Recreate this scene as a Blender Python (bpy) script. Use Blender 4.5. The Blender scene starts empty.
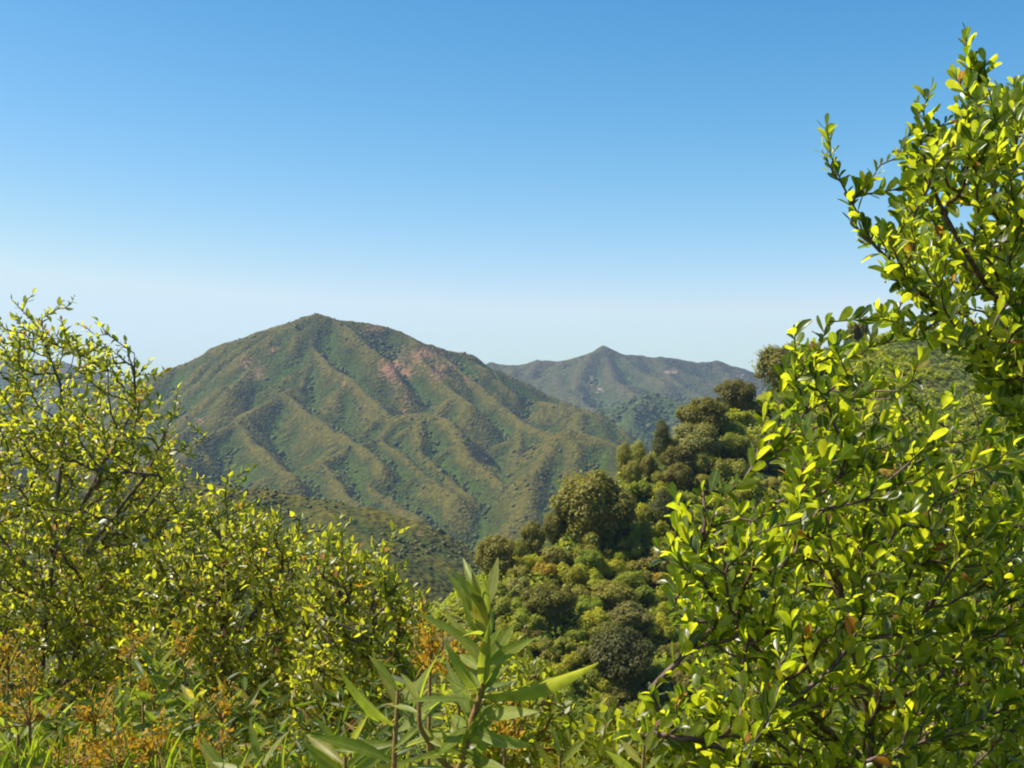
import bpy, math, random
import numpy as np
from mathutils import Vector, Matrix
R = math.radians
rng = np.random.default_rng(11)
random.seed(5)
S = bpy.context.scene
COL = S.collection

# ------------------------------------------------------------------ camera
FPX = 1024 * 50 / 36.0
PITCH = math.atan((430 - 384) / FPX)
cam_d = bpy.data.cameras.new('camera'); cam_d.lens = 50; cam_d.sensor_width = 36
cam_d.clip_start = 0.05; cam_d.clip_end = 30000
cam = bpy.data.objects.new('camera', cam_d); COL.objects.link(cam)
cam.location = (0, 0, 0); cam.rotation_euler = (math.pi / 2 + PITCH, 0, 0)
S.camera = cam
_fw = np.array([0, math.cos(PITCH), math.sin(PITCH)]); _up = np.array([0, -math.sin(PITCH), math.cos(PITCH)])
def ray(px, py):
    d = np.array([1., 0, 0]) * ((px - 512) / FPX) + _up * ((384 - py) / FPX) + _fw
    return d / d[1]
def at(px, py, Y):
    return ray(px, py) * Y
def project(p):
    p = np.asarray(p, float)
    w = p @ _fw
    return 512 + FPX * p[..., 0] / w, 384 - FPX * (p @ _up) / w

# ------------------------------------------------------------------ helpers
def tag(o, label=None, cat=None, group=None, kind=None):
    if label: o['label'] = label
    if cat: o['category'] = cat
    if group: o['group'] = group
    if kind: o['kind'] = kind
    return o
def mesh_np(name, v, f, mats, attrs=None, smooth=True, midx=None):
    """v (n,3), f (m,k) all faces of one size"""
    v = np.ascontiguousarray(v, np.float32); f = np.ascontiguousarray(f, np.int32)
    me = bpy.data.meshes.new(name)
    m, k = f.shape
    me.vertices.add(len(v)); me.vertices.foreach_set('co', v.ravel())
    me.loops.add(m * k); me.loops.foreach_set('vertex_index', f.ravel())
    me.polygons.add(m); me.polygons.foreach_set('loop_start', np.arange(0, m * k, k, dtype=np.int32))
    if smooth: me.polygons.foreach_set('use_smooth', np.ones(m, bool))
    for mt in (mats if isinstance(mats, (list, tuple)) else [mats]): me.materials.append(mt)
    if midx is not None: me.polygons.foreach_set('material_index', np.asarray(midx, np.int32))
    for k_, a in (attrs or {}).items():
        at_ = me.attributes.new(k_, 'FLOAT', 'POINT'); at_.data.foreach_set('value', np.ascontiguousarray(a, np.float32))
    me.update(calc_edges=True)
    return me
def link(name, me, parent=None):
    o = bpy.data.objects.new(name, me); COL.objects.link(o)
    if parent is not None: o.parent = parent
    return o
def empty(name, loc):
    o = bpy.data.objects.new(name, None); o.empty_display_size = .2; COL.objects.link(o); o.location = loc
    return o
def norm(a):
    return a / (np.linalg.norm(a, axis=-1, keepdims=True) + 1e-9)

_tabs = {}
def vnoise(x, y, seed=0):
    if seed not in _tabs: _tabs[seed] = np.random.default_rng(seed + 1000).random((256, 256))
    T = _tabs[seed]
    xi = np.floor(x).astype(int); yi = np.floor(y).astype(int)
    fx = x - xi; fy = y - yi
    fx = fx * fx * fx * (fx * (fx * 6 - 15) + 10); fy = fy * fy * fy * (fy * (fy * 6 - 15) + 10)
    a = T[xi & 255, yi & 255]; b = T[(xi + 1) & 255, yi & 255]; c = T[xi & 255, (yi + 1) & 255]; d = T[(xi + 1) & 255, (yi + 1) & 255]
    return (a * (1 - fx) + b * fx) * (1 - fy) + (c * (1 - fx) + d * fx) * fy
def fbm(x, y, scale, octs=4, seed=0, gain=.5):
    s = 0; amp = 1; tot = 0
    for i in range(octs):
        s = s + amp * (vnoise(x / scale + 17.3 * i, y / scale - 9.1 * i, seed + i) - .5); tot += amp
        amp *= gain; scale /= 2.03
    return s / tot * 2

# ------------------------------------------------------------------ materials
class NT:
    def __init__(s, name):
        s.m = bpy.data.materials.new(name); s.m.use_nodes = True
        s.t = s.m.node_tree; s.t.nodes.clear(); s.out = s.n('ShaderNodeOutputMaterial')
    def n(s, typ, **kw):
        nd = s.t.nodes.new(typ)
        for k, v in kw.items():
            if k.startswith('i_'):
                key = k[2:]
                nd.inputs[int(key) if key.isdigit() else key.replace('_', ' ')].default_value = v
            else: setattr(nd, k, v)
        return nd
    def l(s, a, b): s.t.links.new(a, b)
def rgb(c): return (c[0], c[1], c[2], 1)
def ramp(nt, fac, stops):
    r = nt.n('ShaderNodeValToRGB'); e = r.color_ramp.elements
    while len(e) < len(stops): e.new(.5)
    for el, (p, c) in zip(e, stops): el.position = p; el.color = rgb(c)
    nt.l(fac, r.inputs[0]); return r.outputs[0]
def mixc(nt, fac, a, b, mode='MIX'):
    m = nt.n('ShaderNodeMix', data_type='RGBA', blend_type=mode)
    for sock, v in ((m.inputs[0], fac), (m.inputs[6], a), (m.inputs[7], b)):
        if hasattr(v, 'links') or hasattr(v, 'is_output'): nt.l(v, sock)
        elif isinstance(v, (tuple, list)): sock.default_value = rgb(v)
        else: sock.default_value = v
    return m.outputs[2]

def leaf_mat(name, stops, tstops, gloss=.35, rough=.38, tfac=.5, under=None):
    """stops: albedo ramp over random leaf; tstops: what the blade lets through"""
    nt = NT(name)
    g = nt.n('ShaderNodeNewGeometry'); rnd = g.outputs['Random Per Island']
    c = ramp(nt, rnd, stops); t = ramp(nt, rnd, tstops)
    tc = nt.n('ShaderNodeTexCoord'); no = nt.n('ShaderNodeTexNoise', i_Scale=90., i_Detail=3.)
    nt.l(tc.outputs['Object'], no.inputs['Vector'])
    mot = ramp(nt, no.outputs[0], [(.3, (.72, .72, .72)), (.7, (1.15, 1.15, 1.15))])
    c = mixc(nt, 1., c, mot, 'MULTIPLY'); t = mixc(nt, 1., t, mot, 'MULTIPLY')
    if under: c = mixc(nt, g.outputs['Backfacing'], c, under)
    rib = nt.n('ShaderNodeAttribute', attribute_name='rib'); rl = ramp(nt, rib.outputs['Fac'], [(.80, (0, 0, 0)), (.97, (.55, .55, .55))])
    c = mixc(nt, rl, c, (.28, .28, .10)); t = mixc(nt, rl, t, (.75, .70, .18))
    p = nt.n('ShaderNodeBsdfPrincipled', i_Roughness=rough); nt.l(c, p.inputs['Base Color'])
    p.inputs['Specular IOR Level'].default_value = gloss
    tr = nt.n('ShaderNodeBsdfTranslucent'); nt.l(t, tr.inputs[0])
    mx = nt.n('ShaderNodeMixShader', i_0=tfac); nt.l(p.outputs[0], mx.inputs[1]); nt.l(tr.outputs[0], mx.inputs[2])
    nt.l(mx.outputs[0], nt.out.inputs[0])
    return nt.m
def crown_mat(name, c0, c1, t, tfac=.3, var=.25):
    nt = NT(name)
    g = nt.n('ShaderNodeNewGeometry'); oi = nt.n('ShaderNodeObjectInfo')
    c = ramp(nt, g.outputs['Random Per Island'], [(0, c0), (1, c1)])
    hs = nt.n('ShaderNodeHueSaturation')
    mr = nt.n('ShaderNodeMapRange', i_3=1 - var, i_4=1 + var); nt.l(oi.outputs['Random'], mr.inputs[0]); nt.l(mr.outputs[0], hs.inputs['Value'])
    mr2 = nt.n('ShaderNodeMapRange', i_3=.485, i_4=.515); 
    mul = nt.n('ShaderNodeMath', operation='MULTIPLY', i_1=7.31); fr = nt.n('ShaderNodeMath', operation='FRACT')
    nt.l(oi.outputs['Random'], mul.inputs[0]); nt.l(mul.outputs[0], fr.inputs[0]); nt.l(fr.outputs[0], mr2.inputs[0]); nt.l(mr2.outputs[0], hs.inputs['Hue'])
    nt.l(c, hs.inputs['Color'])
    d = nt.n('ShaderNodeBsdfPrincipled', i_Roughness=.6); nt.l(hs.outputs[0], d.inputs['Base Color']); d.inputs['Specular IOR Level'].default_value = .25
    tr = nt.n('ShaderNodeBsdfTranslucent'); tr.inputs[0].default_value = rgb(t)
    mx = nt.n('ShaderNodeMixShader', i_0=tfac); nt.l(d.outputs[0], mx.inputs[1]); nt.l(tr.outputs[0], mx.inputs[2])
    nt.l(mx.outputs[0], nt.out.inputs[0]); return nt.m
def bark_mat(name, a, b, scale=60):
    nt = NT(name)
    tc = nt.n('ShaderNodeTexCoord'); no = nt.n('ShaderNodeTexNoise', i_Scale=float(scale), i_Detail=6.); nt.l(tc.outputs['Object'], no.inputs['Vector'])
    c = ramp(nt, no.outputs[0], [(.35, a), (.65, b)])
    p = nt.n('ShaderNodeBsdfPrincipled', i_Roughness=.7); nt.l(c, p.inputs['Base Color'])
    bp = nt.n('ShaderNodeBump', i_Strength=.4, i_Distance=.002); nt.l(no.outputs[0], bp.inputs['Height']); nt.l(bp.outputs[0], p.inputs['Normal'])
    nt.l(p.outputs[0], nt.out.inputs[0]); return nt.m
def terrain_mat(name, scale, dry, mid, green, rock, bump):
    """chaparral cover: 'gully' greens the draws, 'rock' bares pinkish stone"""
    nt = NT(name)
    tc = nt.n('ShaderNodeTexCoord')
    n1 = nt.n('ShaderNodeTexNoise', i_Scale=1 / (scale * 22), i_Detail=6., i_Roughness=.6)
    n2 = nt.n('ShaderNodeTexNoise', i_Scale=1 / (scale * 2.2), i_Detail=4., i_Roughness=.65)
    n3 = nt.n('ShaderNodeTexVoronoi', i_Scale=1 / (scale * 1.6))
    for n in (n1, n2, n3): nt.l(tc.outputs['Object'], n.inputs['Vector'])
    gu = nt.n('ShaderNodeAttribute', attribute_name='gully'); ro = nt.n('ShaderNodeAttribute', attribute_name='rock')
    a1 = nt.n('ShaderNodeMath', operation='MULTIPLY_ADD', i_1=.9, i_2=-.45); nt.l(n1.outputs[0], a1.inputs[0])
    a2 = nt.n('ShaderNodeMath', operation='ADD'); nt.l(gu.outputs['Fac'], a2.inputs[0]); nt.l(a1.outputs[0], a2.inputs[1])
    base = ramp(nt, a2.outputs[0], [(.0, dry), (.33, mid), (.80, green)])
    sp = ramp(nt, n2.outputs[0], [(.32, (.40, .46, .42)), (.5, (.92, .92, .92)), (.7, (1.5, 1.45, 1.25))])
    c = mixc(nt, 1., base, sp, 'MULTIPLY')
    b1 = nt.n('ShaderNodeMath', operation='MULTIPLY_ADD', i_1=1.6, i_2=-.8); nt.l(n2.outputs[0], b1.inputs[0])
    b2 = nt.n('ShaderNodeMath', operation='ADD'); nt.l(ro.outputs['Fac'], b2.inputs[0]); nt.l(b1.outputs[0], b2.inputs[1])
    rk = ramp(nt, b2.outputs[0], [(.42, (0, 0, 0)), (.95, (1, 1, 1))])
    c = mixc(nt, rk, c, rock)
    p = nt.n('ShaderNodeBsdfPrincipled', i_Roughness=.9); nt.l(c, p.inputs['Base Color']); p.inputs['Specular IOR Level'].default_value = .1
    bp = nt.n('ShaderNodeBump', i_Strength=bump, i_Distance=scale * 1.2)
    hh = nt.n('ShaderNodeMath', operation='SUBTRACT'); nt.l(n2.outputs[0], hh.inputs[0]); nt.l(n3.outputs[0], hh.inputs[1])
    nt.l(hh.outputs[0], bp.inputs['Height']); nt.l(bp.outputs[0], p.inputs['Normal'])
    nt.l(p.outputs[0], nt.out.inputs[0]); return nt.m

M_mtn = terrain_mat('mountain chaparral', 2.2, (.084, .074, .009), (.040, .049, .006), (.040, .068, .006), (.24, .125, .07), .7)
M_far = terrain_mat('distant chaparral', 5.0, (.066, .060, .018), (.044, .056, .013), (.060, .098, .016), (.36, .25, .18), .6)
M_near = terrain_mat('hillside brush', .8, (.11, .10, .028), (.07, .085, .018), (.045, .07, .012), (.22, .18, .12), .8)
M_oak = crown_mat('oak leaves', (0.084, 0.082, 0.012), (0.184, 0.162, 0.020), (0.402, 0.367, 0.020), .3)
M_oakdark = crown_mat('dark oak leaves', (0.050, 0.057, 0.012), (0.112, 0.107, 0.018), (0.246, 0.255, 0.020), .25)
M_olive = crown_mat('olive leaves', (0.134, 0.138, 0.018), (0.268, 0.245, 0.028), (0.513, 0.469, 0.030), .33)
M_grey = crown_mat('grey olive leaves', (0.134, 0.128, 0.030), (0.246, 0.219, 0.050), (0.424, 0.388, 0.050), .28)
M_lime = crown_mat('yellow green shrub leaves', (0.190, 0.214, 0.012), (0.346, 0.337, 0.018), (0.692, 0.680, 0.020), .42)
M_green = crown_mat('mid green shrub leaves', (0.112, 0.148, 0.012), (0.223, 0.250, 0.018), (0.513, 0.571, 0.020), .38)
M_rust = crown_mat('rusty yellow shrub leaves', (0.268, 0.204, 0.018), (0.391, 0.296, 0.022), (0.714, 0.551, 0.020), .38)
M_chap = crown_mat('chaparral scrub', (.065, .072, .014), (.12, .115, .025), (.15, .17, .02), .25, 0)
M_chapd = crown_mat('draw scrub', (.05, .062, .009), (.095, .11, .014), (.14, .17, .02), .25, 0)
M_under = crown_mat('undergrowth leaves', (.15, .175, .014), (.32, .32, .022), (.62, .64, .02), .35, 0)
M_trunk = bark_mat('oak bark', (.05, .04, .03), (.12, .1, .08), 8)

M_leafR = leaf_mat('laurel leaves', [(0, (.018, .040, .005)), (.25, (.036, .068, .007)), (.48, (.075, .112, .010)), (.982, (.115, .15, .013)), (.992, (.35, .14, .02)), (1, (.2, .09, .04))],
                   [(0, (.10, .19, .004)), (.25, (.28, .40, .006)), (.48, (.66, .76, .012)), (.982, (.92, .94, .02)), (.992, (.8, .32, .02)), (1, (.4, .16, .04))], .5, .33, .55)
M_leafL = leaf_mat('manzanita leaves', [(0, (.05, .072, .009)), (.2, (.085, .108, .012)), (.45, (.13, .155, .018)), (.95, (.20, .20, .03)), (.975, (.48, .24, .02)), (1, (.3, .12, .04))],
                   [(0, (.26, .34, .006)), (.2, (.50, .56, .010)), (.45, (.76, .78, .018)), (.95, (.90, .86, .03)), (.975, (.8, .42, .02)), (1, (.5, .2, .04))], .45, .36, .5)
M_leafS = leaf_mat('seedling leaves', [(0, (.10, .13, .014)), (1, (.16, .17, .02))], [(0, (.5, .58, .015)), (1, (.7, .7, .02))], .4, .4, .5)
M_leafY = leaf_mat('long leaves', [(0, (.13, .165, .018)), (.8, (.22, .24, .03)), (.97, (.18, .18, .03)), (.99, (.4, .24, .03)), (1, (.42, .2, .03))],
                   [(0, (.40, .52, .03)), (.8, (.56, .64, .04)), (.97, (.66, .62, .05)), (.99, (.75, .42, .02)), (1, (.7, .34, .02))], .3, .45, .45, (.20, .21, .04))
M_cover = leaf_mat('narrow ground leaves', [(0, (.025, .05, .008)), (.8, (.08, .11, .014)), (.93, (.3, .2, .04)), (1, (.3, .16, .05))], [(0, (.10, .20, .008)), (.8, (.36, .46, .014)), (.95, (.6, .42, .04)), (1, (.5, .25, .05))], .3, .45, .5)
M_orange = leaf_mat('dried flower heads', [(0, (.36, .17, .015)), (.5, (.44, .25, .02)), (1, (.45, .33, .04))], [(0, (.66, .33, .015)), (1, (.75, .5, .03))], .1, .7, .4)
M_grass = leaf_mat('grass blades', [(0, (.08, .13, .012)), (.8, (.13, .17, .018)), (1, (.3, .24, .06))], [(0, (.36, .5, .012)), (.8, (.5, .58, .02)), (1, (.6, .5, .08))], .3, .45, .5)
M_bark = bark_mat('grey brown bark', (.07, .05, .04), (.17, .13, .11), 90)
M_barkR = bark_mat('reddish bark', (.06, .032, .022), (.15, .085, .06), 110)
M_stem = bark_mat('brown green stem', (.20, .09, .02), (.26, .17, .04), 200)

# ------------------------------------------------------------------ terrain
def segs_from(polys):
    out = []
    for P in polys:
        for a, b in zip(P[:-1], P[1:]): out.append((np.array(a), np.array(b)))
    return out
def ridge_field(X, Y, segs, k, r, soft, kback=None):
    H = np.full(X.shape, -1e9)
    for a, b in segs:
        dx, dy = b[0] - a[0], b[1] - a[1]; L2 = dx * dx + dy * dy + 1e-9
        t = np.clip(((X - a[0]) * dx + (Y - a[1]) * dy) / L2, 0, 1)
        d = np.hypot(X - (a[0] + t * dx), Y - (a[1] + t * dy))
        kk = k
        if kback is not None:       # steeper on the far side of the ridge
            side = (dx * (Y - a[1]) - dy * (X - a[0])) / (np.sqrt(L2) * (d + 2))
            kk = k + (kback - k) * np.clip(-side, 0, 1)
        h = a[2] + t * (b[2] - a[2]) - kk * (np.sqrt(d * d + r * r) - r)
        hi = np.maximum(H, h); df = np.abs(H - h)
        H = hi + soft * np.exp(-df / soft) * .5
        H = np.where(df > 8 * soft, hi, H)
    return H
def grow_spurs(polys, g, spacing, length, drop, spread=1.):
    out = []
    for P in polys:
        P = [np.array(p, float) for p in P]
        side = 1
        for a, b in zip(P[:-1], P[1:]):
            L = np.hypot(*(b - a)[:2]); n = max(1, int(L / spacing))
            for i in range(n):
                t = (i + g.uniform(.2, .8)) / n
                s = a + (b - a) * t; dirv = (b - a)[:2] / (L + 1e-6)
                side = -side
                nrm = np.array([-dirv[1], dirv[0]]) * side
                down = dirv if b[2] < a[2] else -dirv
                d = nrm * g.uniform(.8, 1.1) + down * g.uniform(.2, .8) * spread
                d /= np.hypot(*d); ln = length * g.uniform(.45, 1.5); dr = drop * g.uniform(.72, 1.25)
                pts = [s]; ang = g.uniform(-.35, .35)
                for j in range(3):
                    c, s_ = math.cos(ang / 3), math.sin(ang / 3); d = np.array([d[0] * c - d[1] * s_, d[0] * s_ + d[1] * c])
                    q = pts[-1].copy(); q[:2] += d * ln / 3; q[2] -= dr * (.8 + .35 * j) * ln / 3; pts.append(q)
                out.append(pts)
    return out
def grid(x0, x1, y0, y1, st):
    xs = np.arange(x0, x1 + st / 2, st); ys = np.arange(y0, y1 + st / 2, st)
    X, Y = np.meshgrid(xs, ys, indexing='ij'); return xs, ys, X, Y
def grid_mesh(name, xs, ys, H, mat, attrs):
    nx, ny = len(xs), len(ys)
    X, Y = np.meshgrid(xs, ys, indexing='ij')
    v = np.stack([X, Y, H], -1).reshape(-1, 3)
    i = np.arange(nx * ny).reshape(nx, ny)
    f = np.stack([i[:-1, :-1], i[1:, :-1], i[1:, 1:], i[:-1, 1:]], -1).reshape(-1, 4)
    return mesh_np(name, v, f, mat, {k: a.ravel() for k, a in attrs.items()})
def blur(A, n):
    for _ in range(n):
        A = (A + np.roll(A, 1, 0) + np.roll(A, -1, 0) + np.roll(A, 1, 1) + np.roll(A, -1, 1)) / 5
    return A
def sampler(xs, ys, H):
    st = xs[1] - xs[0]
    def f(x, y):
        u = np.clip((np.asarray(x) - xs[0]) / st, 0, len(xs) - 1.001); v = np.clip((np.asarray(y) - ys[0]) / st, 0, len(ys) - 1.001)
        i = u.astype(int); j = v.astype(int); a = u - i; b = v - j
        return (H[i, j] * (1 - a) + H[i + 1, j] * a) * (1 - b) + (H[i, j + 1] * (1 - a) + H[i + 1, j + 1] * a) * b
    return f
def A3(lst): return [at(*p) for p in lst]

# --- main mountain (2 km away)
skyl = A3([(60, 420, 2150), (130, 386, 2120), (170, 368, 2090), (215, 348, 2060), (260, 333, 2030), (290, 321, 2010), (304, 315, 2003), (318, 313, 2000), (330, 316, 2002), (345, 321, 2010), (380, 325, 2030), (400, 331, 2040),
           (430, 345, 2060), (470, 355, 2080), (483, 364, 2085), (523, 382, 2085), (550, 394, 2070), (589, 410, 2040), (626, 438, 2000)])
spurs = [
    A3([(318, 314, 2000), (314, 350, 1930), (340, 373, 1850), (372, 399, 1760), (396, 417, 1680)]),
    A3([(314, 352, 1925), (302, 384, 1850), (280, 393, 1790), (236, 420, 1680), (205, 437, 1610), (180, 460, 1540)]),
    A3([(282, 393, 1792), (306, 412, 1720), (340, 432, 1640), (366, 450, 1560), (380, 466, 1500)]),
    A3([(236, 420, 1680), (250, 440, 1610), (270, 458, 1540), (290, 475, 1480)]),
    A3([(396, 417, 1680), (425, 413, 1670), (447, 420, 1640), (462, 446, 1560), (488, 472, 1480), (505, 488, 1420)]),
    A3([(396, 421, 1680), (382, 438, 1620), (404, 460, 1540), (430, 480, 1460), (452, 497, 1400)]),
    A3([(382, 438, 1620), (352, 444, 1590), (362, 478, 1500), (396, 504, 1410), (420, 518, 1360)]),
    A3([(425, 414, 1668), (415, 448, 1580), (438, 472, 1490), (462, 492, 1420)]),
    A3([(352, 444, 1590), (326, 462, 1530), (338, 488, 1460), (366, 510, 1390)]),
    A3([(400, 332, 2040), (425, 360, 1960), (450, 388, 1880), (470, 405, 1800)]),
    A3([(430, 345, 2060), (462, 372, 1980), (490, 396, 1900), (522, 424, 1800), (552, 431, 1740), (585, 435, 1700), (619, 446, 1660), (660, 466, 1620), (700, 486, 1590)]),
    A3([(552, 431, 1740), (562, 460, 1660), (575, 485, 1600), (580, 505, 1520)]),
    A3([(522, 424, 1800), (518, 450, 1720), (515, 475, 1620)]),
    A3([(600, 440, 1680), (612, 468, 1610), (618, 490, 1560)]),
    A3([(540, 400, 2010), (570, 408, 1960), (596, 416, 1920), (618, 428, 1880), (640, 444, 1840)]),
    A3([(215, 348, 2060), (225, 375, 1980), (215, 400, 1890), (190, 425, 1800), (160, 445, 1700)]),
    A3([(260, 333, 2030), (262, 352, 1960), (250, 372, 1890), (232, 390, 1830)]),
    A3([(130, 386, 2120), (130, 410, 2000), (110, 435, 1880), (80, 460, 1750)]),
]
g = np.random.default_rng(3)
sub = grow_spurs(spurs, g, 50, 62, .68)
sub += grow_spurs(sub, g, 30, 28, .78)
sub2 = grow_spurs([skyl], g, 130, 120, .55) 
xs, ys, X, Y = grid(-820, 560, 1240, 2330, 3.2)
WX = X + fbm(X, Y, 70, 4, 21) * 11; WY = Y + fbm(X, Y, 70, 4, 31) * 11
Hm = ridge_field(WX, WY, segs_from([skyl] + spurs + sub + sub2), 1.08, 4, 1.2)
front = [A3([(546, 440, 1500), (556, 433, 1500), (570, 431, 1500), (588, 436, 1490), (619, 446, 1470), (660, 462, 1450), (700, 480, 1440)]),
         A3([(570, 431, 1500), (574, 466, 1420), (580, 505, 1330)]), A3([(552, 435, 1500), (536, 468, 1420), (524, 505, 1340)]), A3([(610, 443, 1475), (616, 480, 1400), (622, 520, 1320)])]
back = [A3([(545, 406, 1900), (575, 406, 1890), (596, 414, 1870), (618, 428, 1840), (640, 446, 1800)]), A3([(575, 406, 1890), (580, 430, 1800)]), A3([(596, 414, 1870), (606, 440, 1780)])]
Hb = np.maximum(ridge_field(WX, WY, segs_from(front + grow_spurs(front, g, 45, 45, .75)), .98, 9, 2.), ridge_field(WX, WY, segs_from(back + grow_spurs(back, g, 45, 40, .75)), 1.0, 10, 2.))
Hm = np.maximum(Hm, Hb)
Hm += fbm(X, Y, 45, 4, 41) * 4.0 + fbm(X, Y, 9, 2, 47) * 1.0
fl = -150 + fbm(X, Y, 300, 3, 44) * 6
Hm = np.maximum(Hm, fl) + np.exp(-np.abs(Hm - fl) / 8) * 3
gul = blur(Hm, 40) - Hm
gully = np.clip(.36 + gul / 11. + fbm(X, Y, 160, 3, 52) * .35, 0, 1)
rock = np.zeros_like(Hm)
PX, PY = project(np.stack([X, Y, Hm], -1))
for (cx, cy, rx, ry, s) in [(262, 375, 16, 12, .5), (244, 362, 12, 10, .42), (275, 350, 10, 8, .4), (390, 372, 14, 12, .6), (400, 378, 16, 16, .5), (355, 332, 20, 8, .38), (375, 328, 8, 5, .45), (423, 355, 22, 10, .34), (440, 372, 14, 12, .42),
                            (408, 398, 8, 10, .5), (440, 418, 10, 5, .45), (405, 411, 4, 6, .6), (548, 447, 7, 7, .5), (330, 380, 16, 12, .3), (195, 385, 14, 10, .4), (455, 365, 16, 8, .36), (468, 380, 14, 9, .34), (345, 384, 6, 5, .5), (300, 412, 6, 4, .5), (200, 420, 8, 6, .4)]:
    rock = np.maximum(rock, s * np.exp(-(((PX - cx) / rx) ** 2 + ((PY - cy) / ry) ** 2)) * 1.35)
rock *= .75 + .6 * fbm(X * 2.2, Y * .8, 40, 3, 73)
rock += np.clip(fbm(X * 1.8, Y * .8, 70, 4, 71), -.3, 1) * .34 + .34 * np.exp(-(((PX - 415) / 62) ** 2 + ((PY - 362) / 26) ** 2)) + .20 * np.exp(-(((PX - 245) / 34) ** 2 + ((PY - 365) / 20) ** 2))
mtn = link('mountain', grid_mesh('mountain', xs, ys, Hm, M_mtn, {'gully': gully, 'rock': np.clip(rock, 0, 1)}))
tag(mtn, kind='structure')
hm = sampler(xs, ys, Hm); gm = sampler(xs, ys, gully); rm = sampler(xs, ys, rock)

# --- green dome and far range
dome = A3([(560, 425, 2500), (600, 408, 2550), (645, 394, 2560), (690, 404, 2550), (740, 425, 2500), (800, 450, 2450)])
domes = [A3([(645, 394, 2560), (630, 420, 2420), (620, 450, 2280)]), A3([(690, 404, 2550), (675, 430, 2400), (670, 460, 2280)]), A3([(600, 408, 2550), (585, 425, 2450)])]
farl = A3([(380, 372, 3900), (440, 372, 3800), (490, 361, 3700), (505, 364, 3700), (520, 363, 3700), (535, 361, 3700), (560, 363, 3700), (580, 357, 3700), (596, 349, 3700), (602, 346, 3700), (612, 351, 3700), (620, 354, 3700), (630, 356, 3720), (660, 357, 3760), (680, 361, 3800), (700, 363, 3850),
           (715, 362, 3900), (735, 368, 3950), (752, 372, 4000), (800, 385, 4050), (880, 380, 4100), (1000, 390, 4200)])
farl2 = A3([(-220, 380, 4100), (-120, 366, 4100), (-40, 358, 4000), (20, 357, 4000), (60, 360, 4000), (100, 372, 4000), (160, 392, 3900), (260, 400, 3900), (380, 374, 3900)])
fsp = [A3([(490, 361, 3700), (500, 380, 3550), (520, 400, 3300)]), A3([(560, 363, 3700), (555, 375, 3560), (565, 390, 3400), (590, 408, 3200)]), A3([(602, 347, 3700), (610, 375, 3500), (640, 395, 3300)]), A3([(602, 347, 3700), (580, 370, 3550), (575, 385, 3400)]),
       A3([(660, 357, 3760), (672, 376, 3600), (700, 395, 3450), (730, 405, 3300)]), A3([(630, 356, 3720), (645, 372, 3600), (668, 385, 3450)]), A3([(715, 362, 3900), (730, 385, 3700), (760, 400, 3550)]), A3([(535, 361, 3700), (530, 372, 3600)])]
fsub = grow_spurs(fsp + [farl, farl2], np.random.default_rng(9), 170, 240, .42)
xs2, ys2, X2, Y2 = grid(-2400, 1800, 2200, 4700, 9)
W2 = X2 + fbm(X2, Y2, 200, 4, 61) * 20; V2 = Y2 + fbm(X2, Y2, 200, 4, 65) * 20
Hf = ridge_field(W2, V2, segs_from([farl, farl2] + fsp + fsub + [dome] + domes + grow_spurs(domes, g, 120, 130, .4)), 1.0, 9, 3)
Hf += fbm(X2, Y2, 90, 4, 68) * 9
Hf = np.maximum(Hf, -150)
gf = np.clip(.35 + (blur(Hf, 20) - Hf) / 30 + fbm(X2, Y2, 400, 3, 53) * .35, 0, 1)
gf = np.where((Y2 < 2900) & (X2 > 60), np.clip(gf + .45, 0, 1), gf * .75)
rf = fbm(X2, Y2, 120, 3, 77) * .2
P2x, P2y = project(np.stack([X2, Y2, Hf], -1))
for (cx, cy, rx, ry, s) in [(592, 381, 3, 8, .75), (600, 390, 4, 5, .7), (670, 372, 8, 2.5, .8), (742, 376, 6, 3, .7), (580, 360, 5, 3, .5), (627, 374, 8, 3, .4)]:
    rf = np.maximum(rf, s * np.exp(-(((P2x - cx) / rx) ** 2 + ((P2y - cy) / ry) ** 2)) * 1.2)
far = link('hills', grid_mesh('hills', xs2, ys2, Hf, M_far, {'gully': gf, 'rock': np.clip(rf, 0, 1)})); tag(far, kind='structure')
hf = sampler(xs2, ys2, Hf); gfs = sampler(xs2, ys2, gf)

# --- foothill across the near valley (700 m)
fh = A3([(-200, 500, 640), (0, 480, 680), (120, 478, 700), (200, 486, 710), (260, 494, 710), (320, 503, 705), (370, 512, 700), (410, 524, 690), (445, 542, 680), (475, 566, 665), (500, 595, 650), (520, 640, 630)])
fhs = [A3([(320, 503, 705), (350, 530, 640), (380, 560, 590)]), A3([(410, 524, 690), (425, 552, 640), (440, 590, 590)]), A3([(200, 486, 710), (230, 520, 640), (260, 560, 570)]), A3([(370, 512, 700), (385, 540, 640), (405, 575, 590)])]
xs3, ys3, X3, Y3 = grid(-460, 140, 460, 960, 2.0)
H3 = ridge_field(X3 + fbm(X3, Y3, 60, 3, 81) * 10, Y3 + fbm(X3, Y3, 60, 3, 85) * 10, segs_from([fh] + fhs + grow_spurs(fhs + [fh], np.random.default_rng(4), 40, 45, .4)), .55, 6, 2.) + fbm(X3, Y3, 20, 4, 88) * 2.2
H3 = np.maximum(H3, -152)
g3 = np.clip(.3 + (blur(H3, 25) - H3) / 8 + fbm(X3, Y3, 70, 3, 54) * .35, 0, 1); r3 = fbm(X3, Y3, 30, 3, 78) * .2
P3x, P3y = project(np.stack([X3, Y3, H3], -1))
r3 = np.maximum(r3, .8 * np.exp(-(((P3x - 421) / 5) ** 2 + ((P3y - 534) / 3) ** 2)))
fo = link('foothill', grid_mesh('foothill', xs3, ys3, H3, M_mtn, {'gully': g3, 'rock': np.clip(r3, 0, 1)})); tag(fo, kind='structure')
h3 = sampler(xs3, ys3, H3); g3s = sampler(xs3, ys3, g3)

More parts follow.
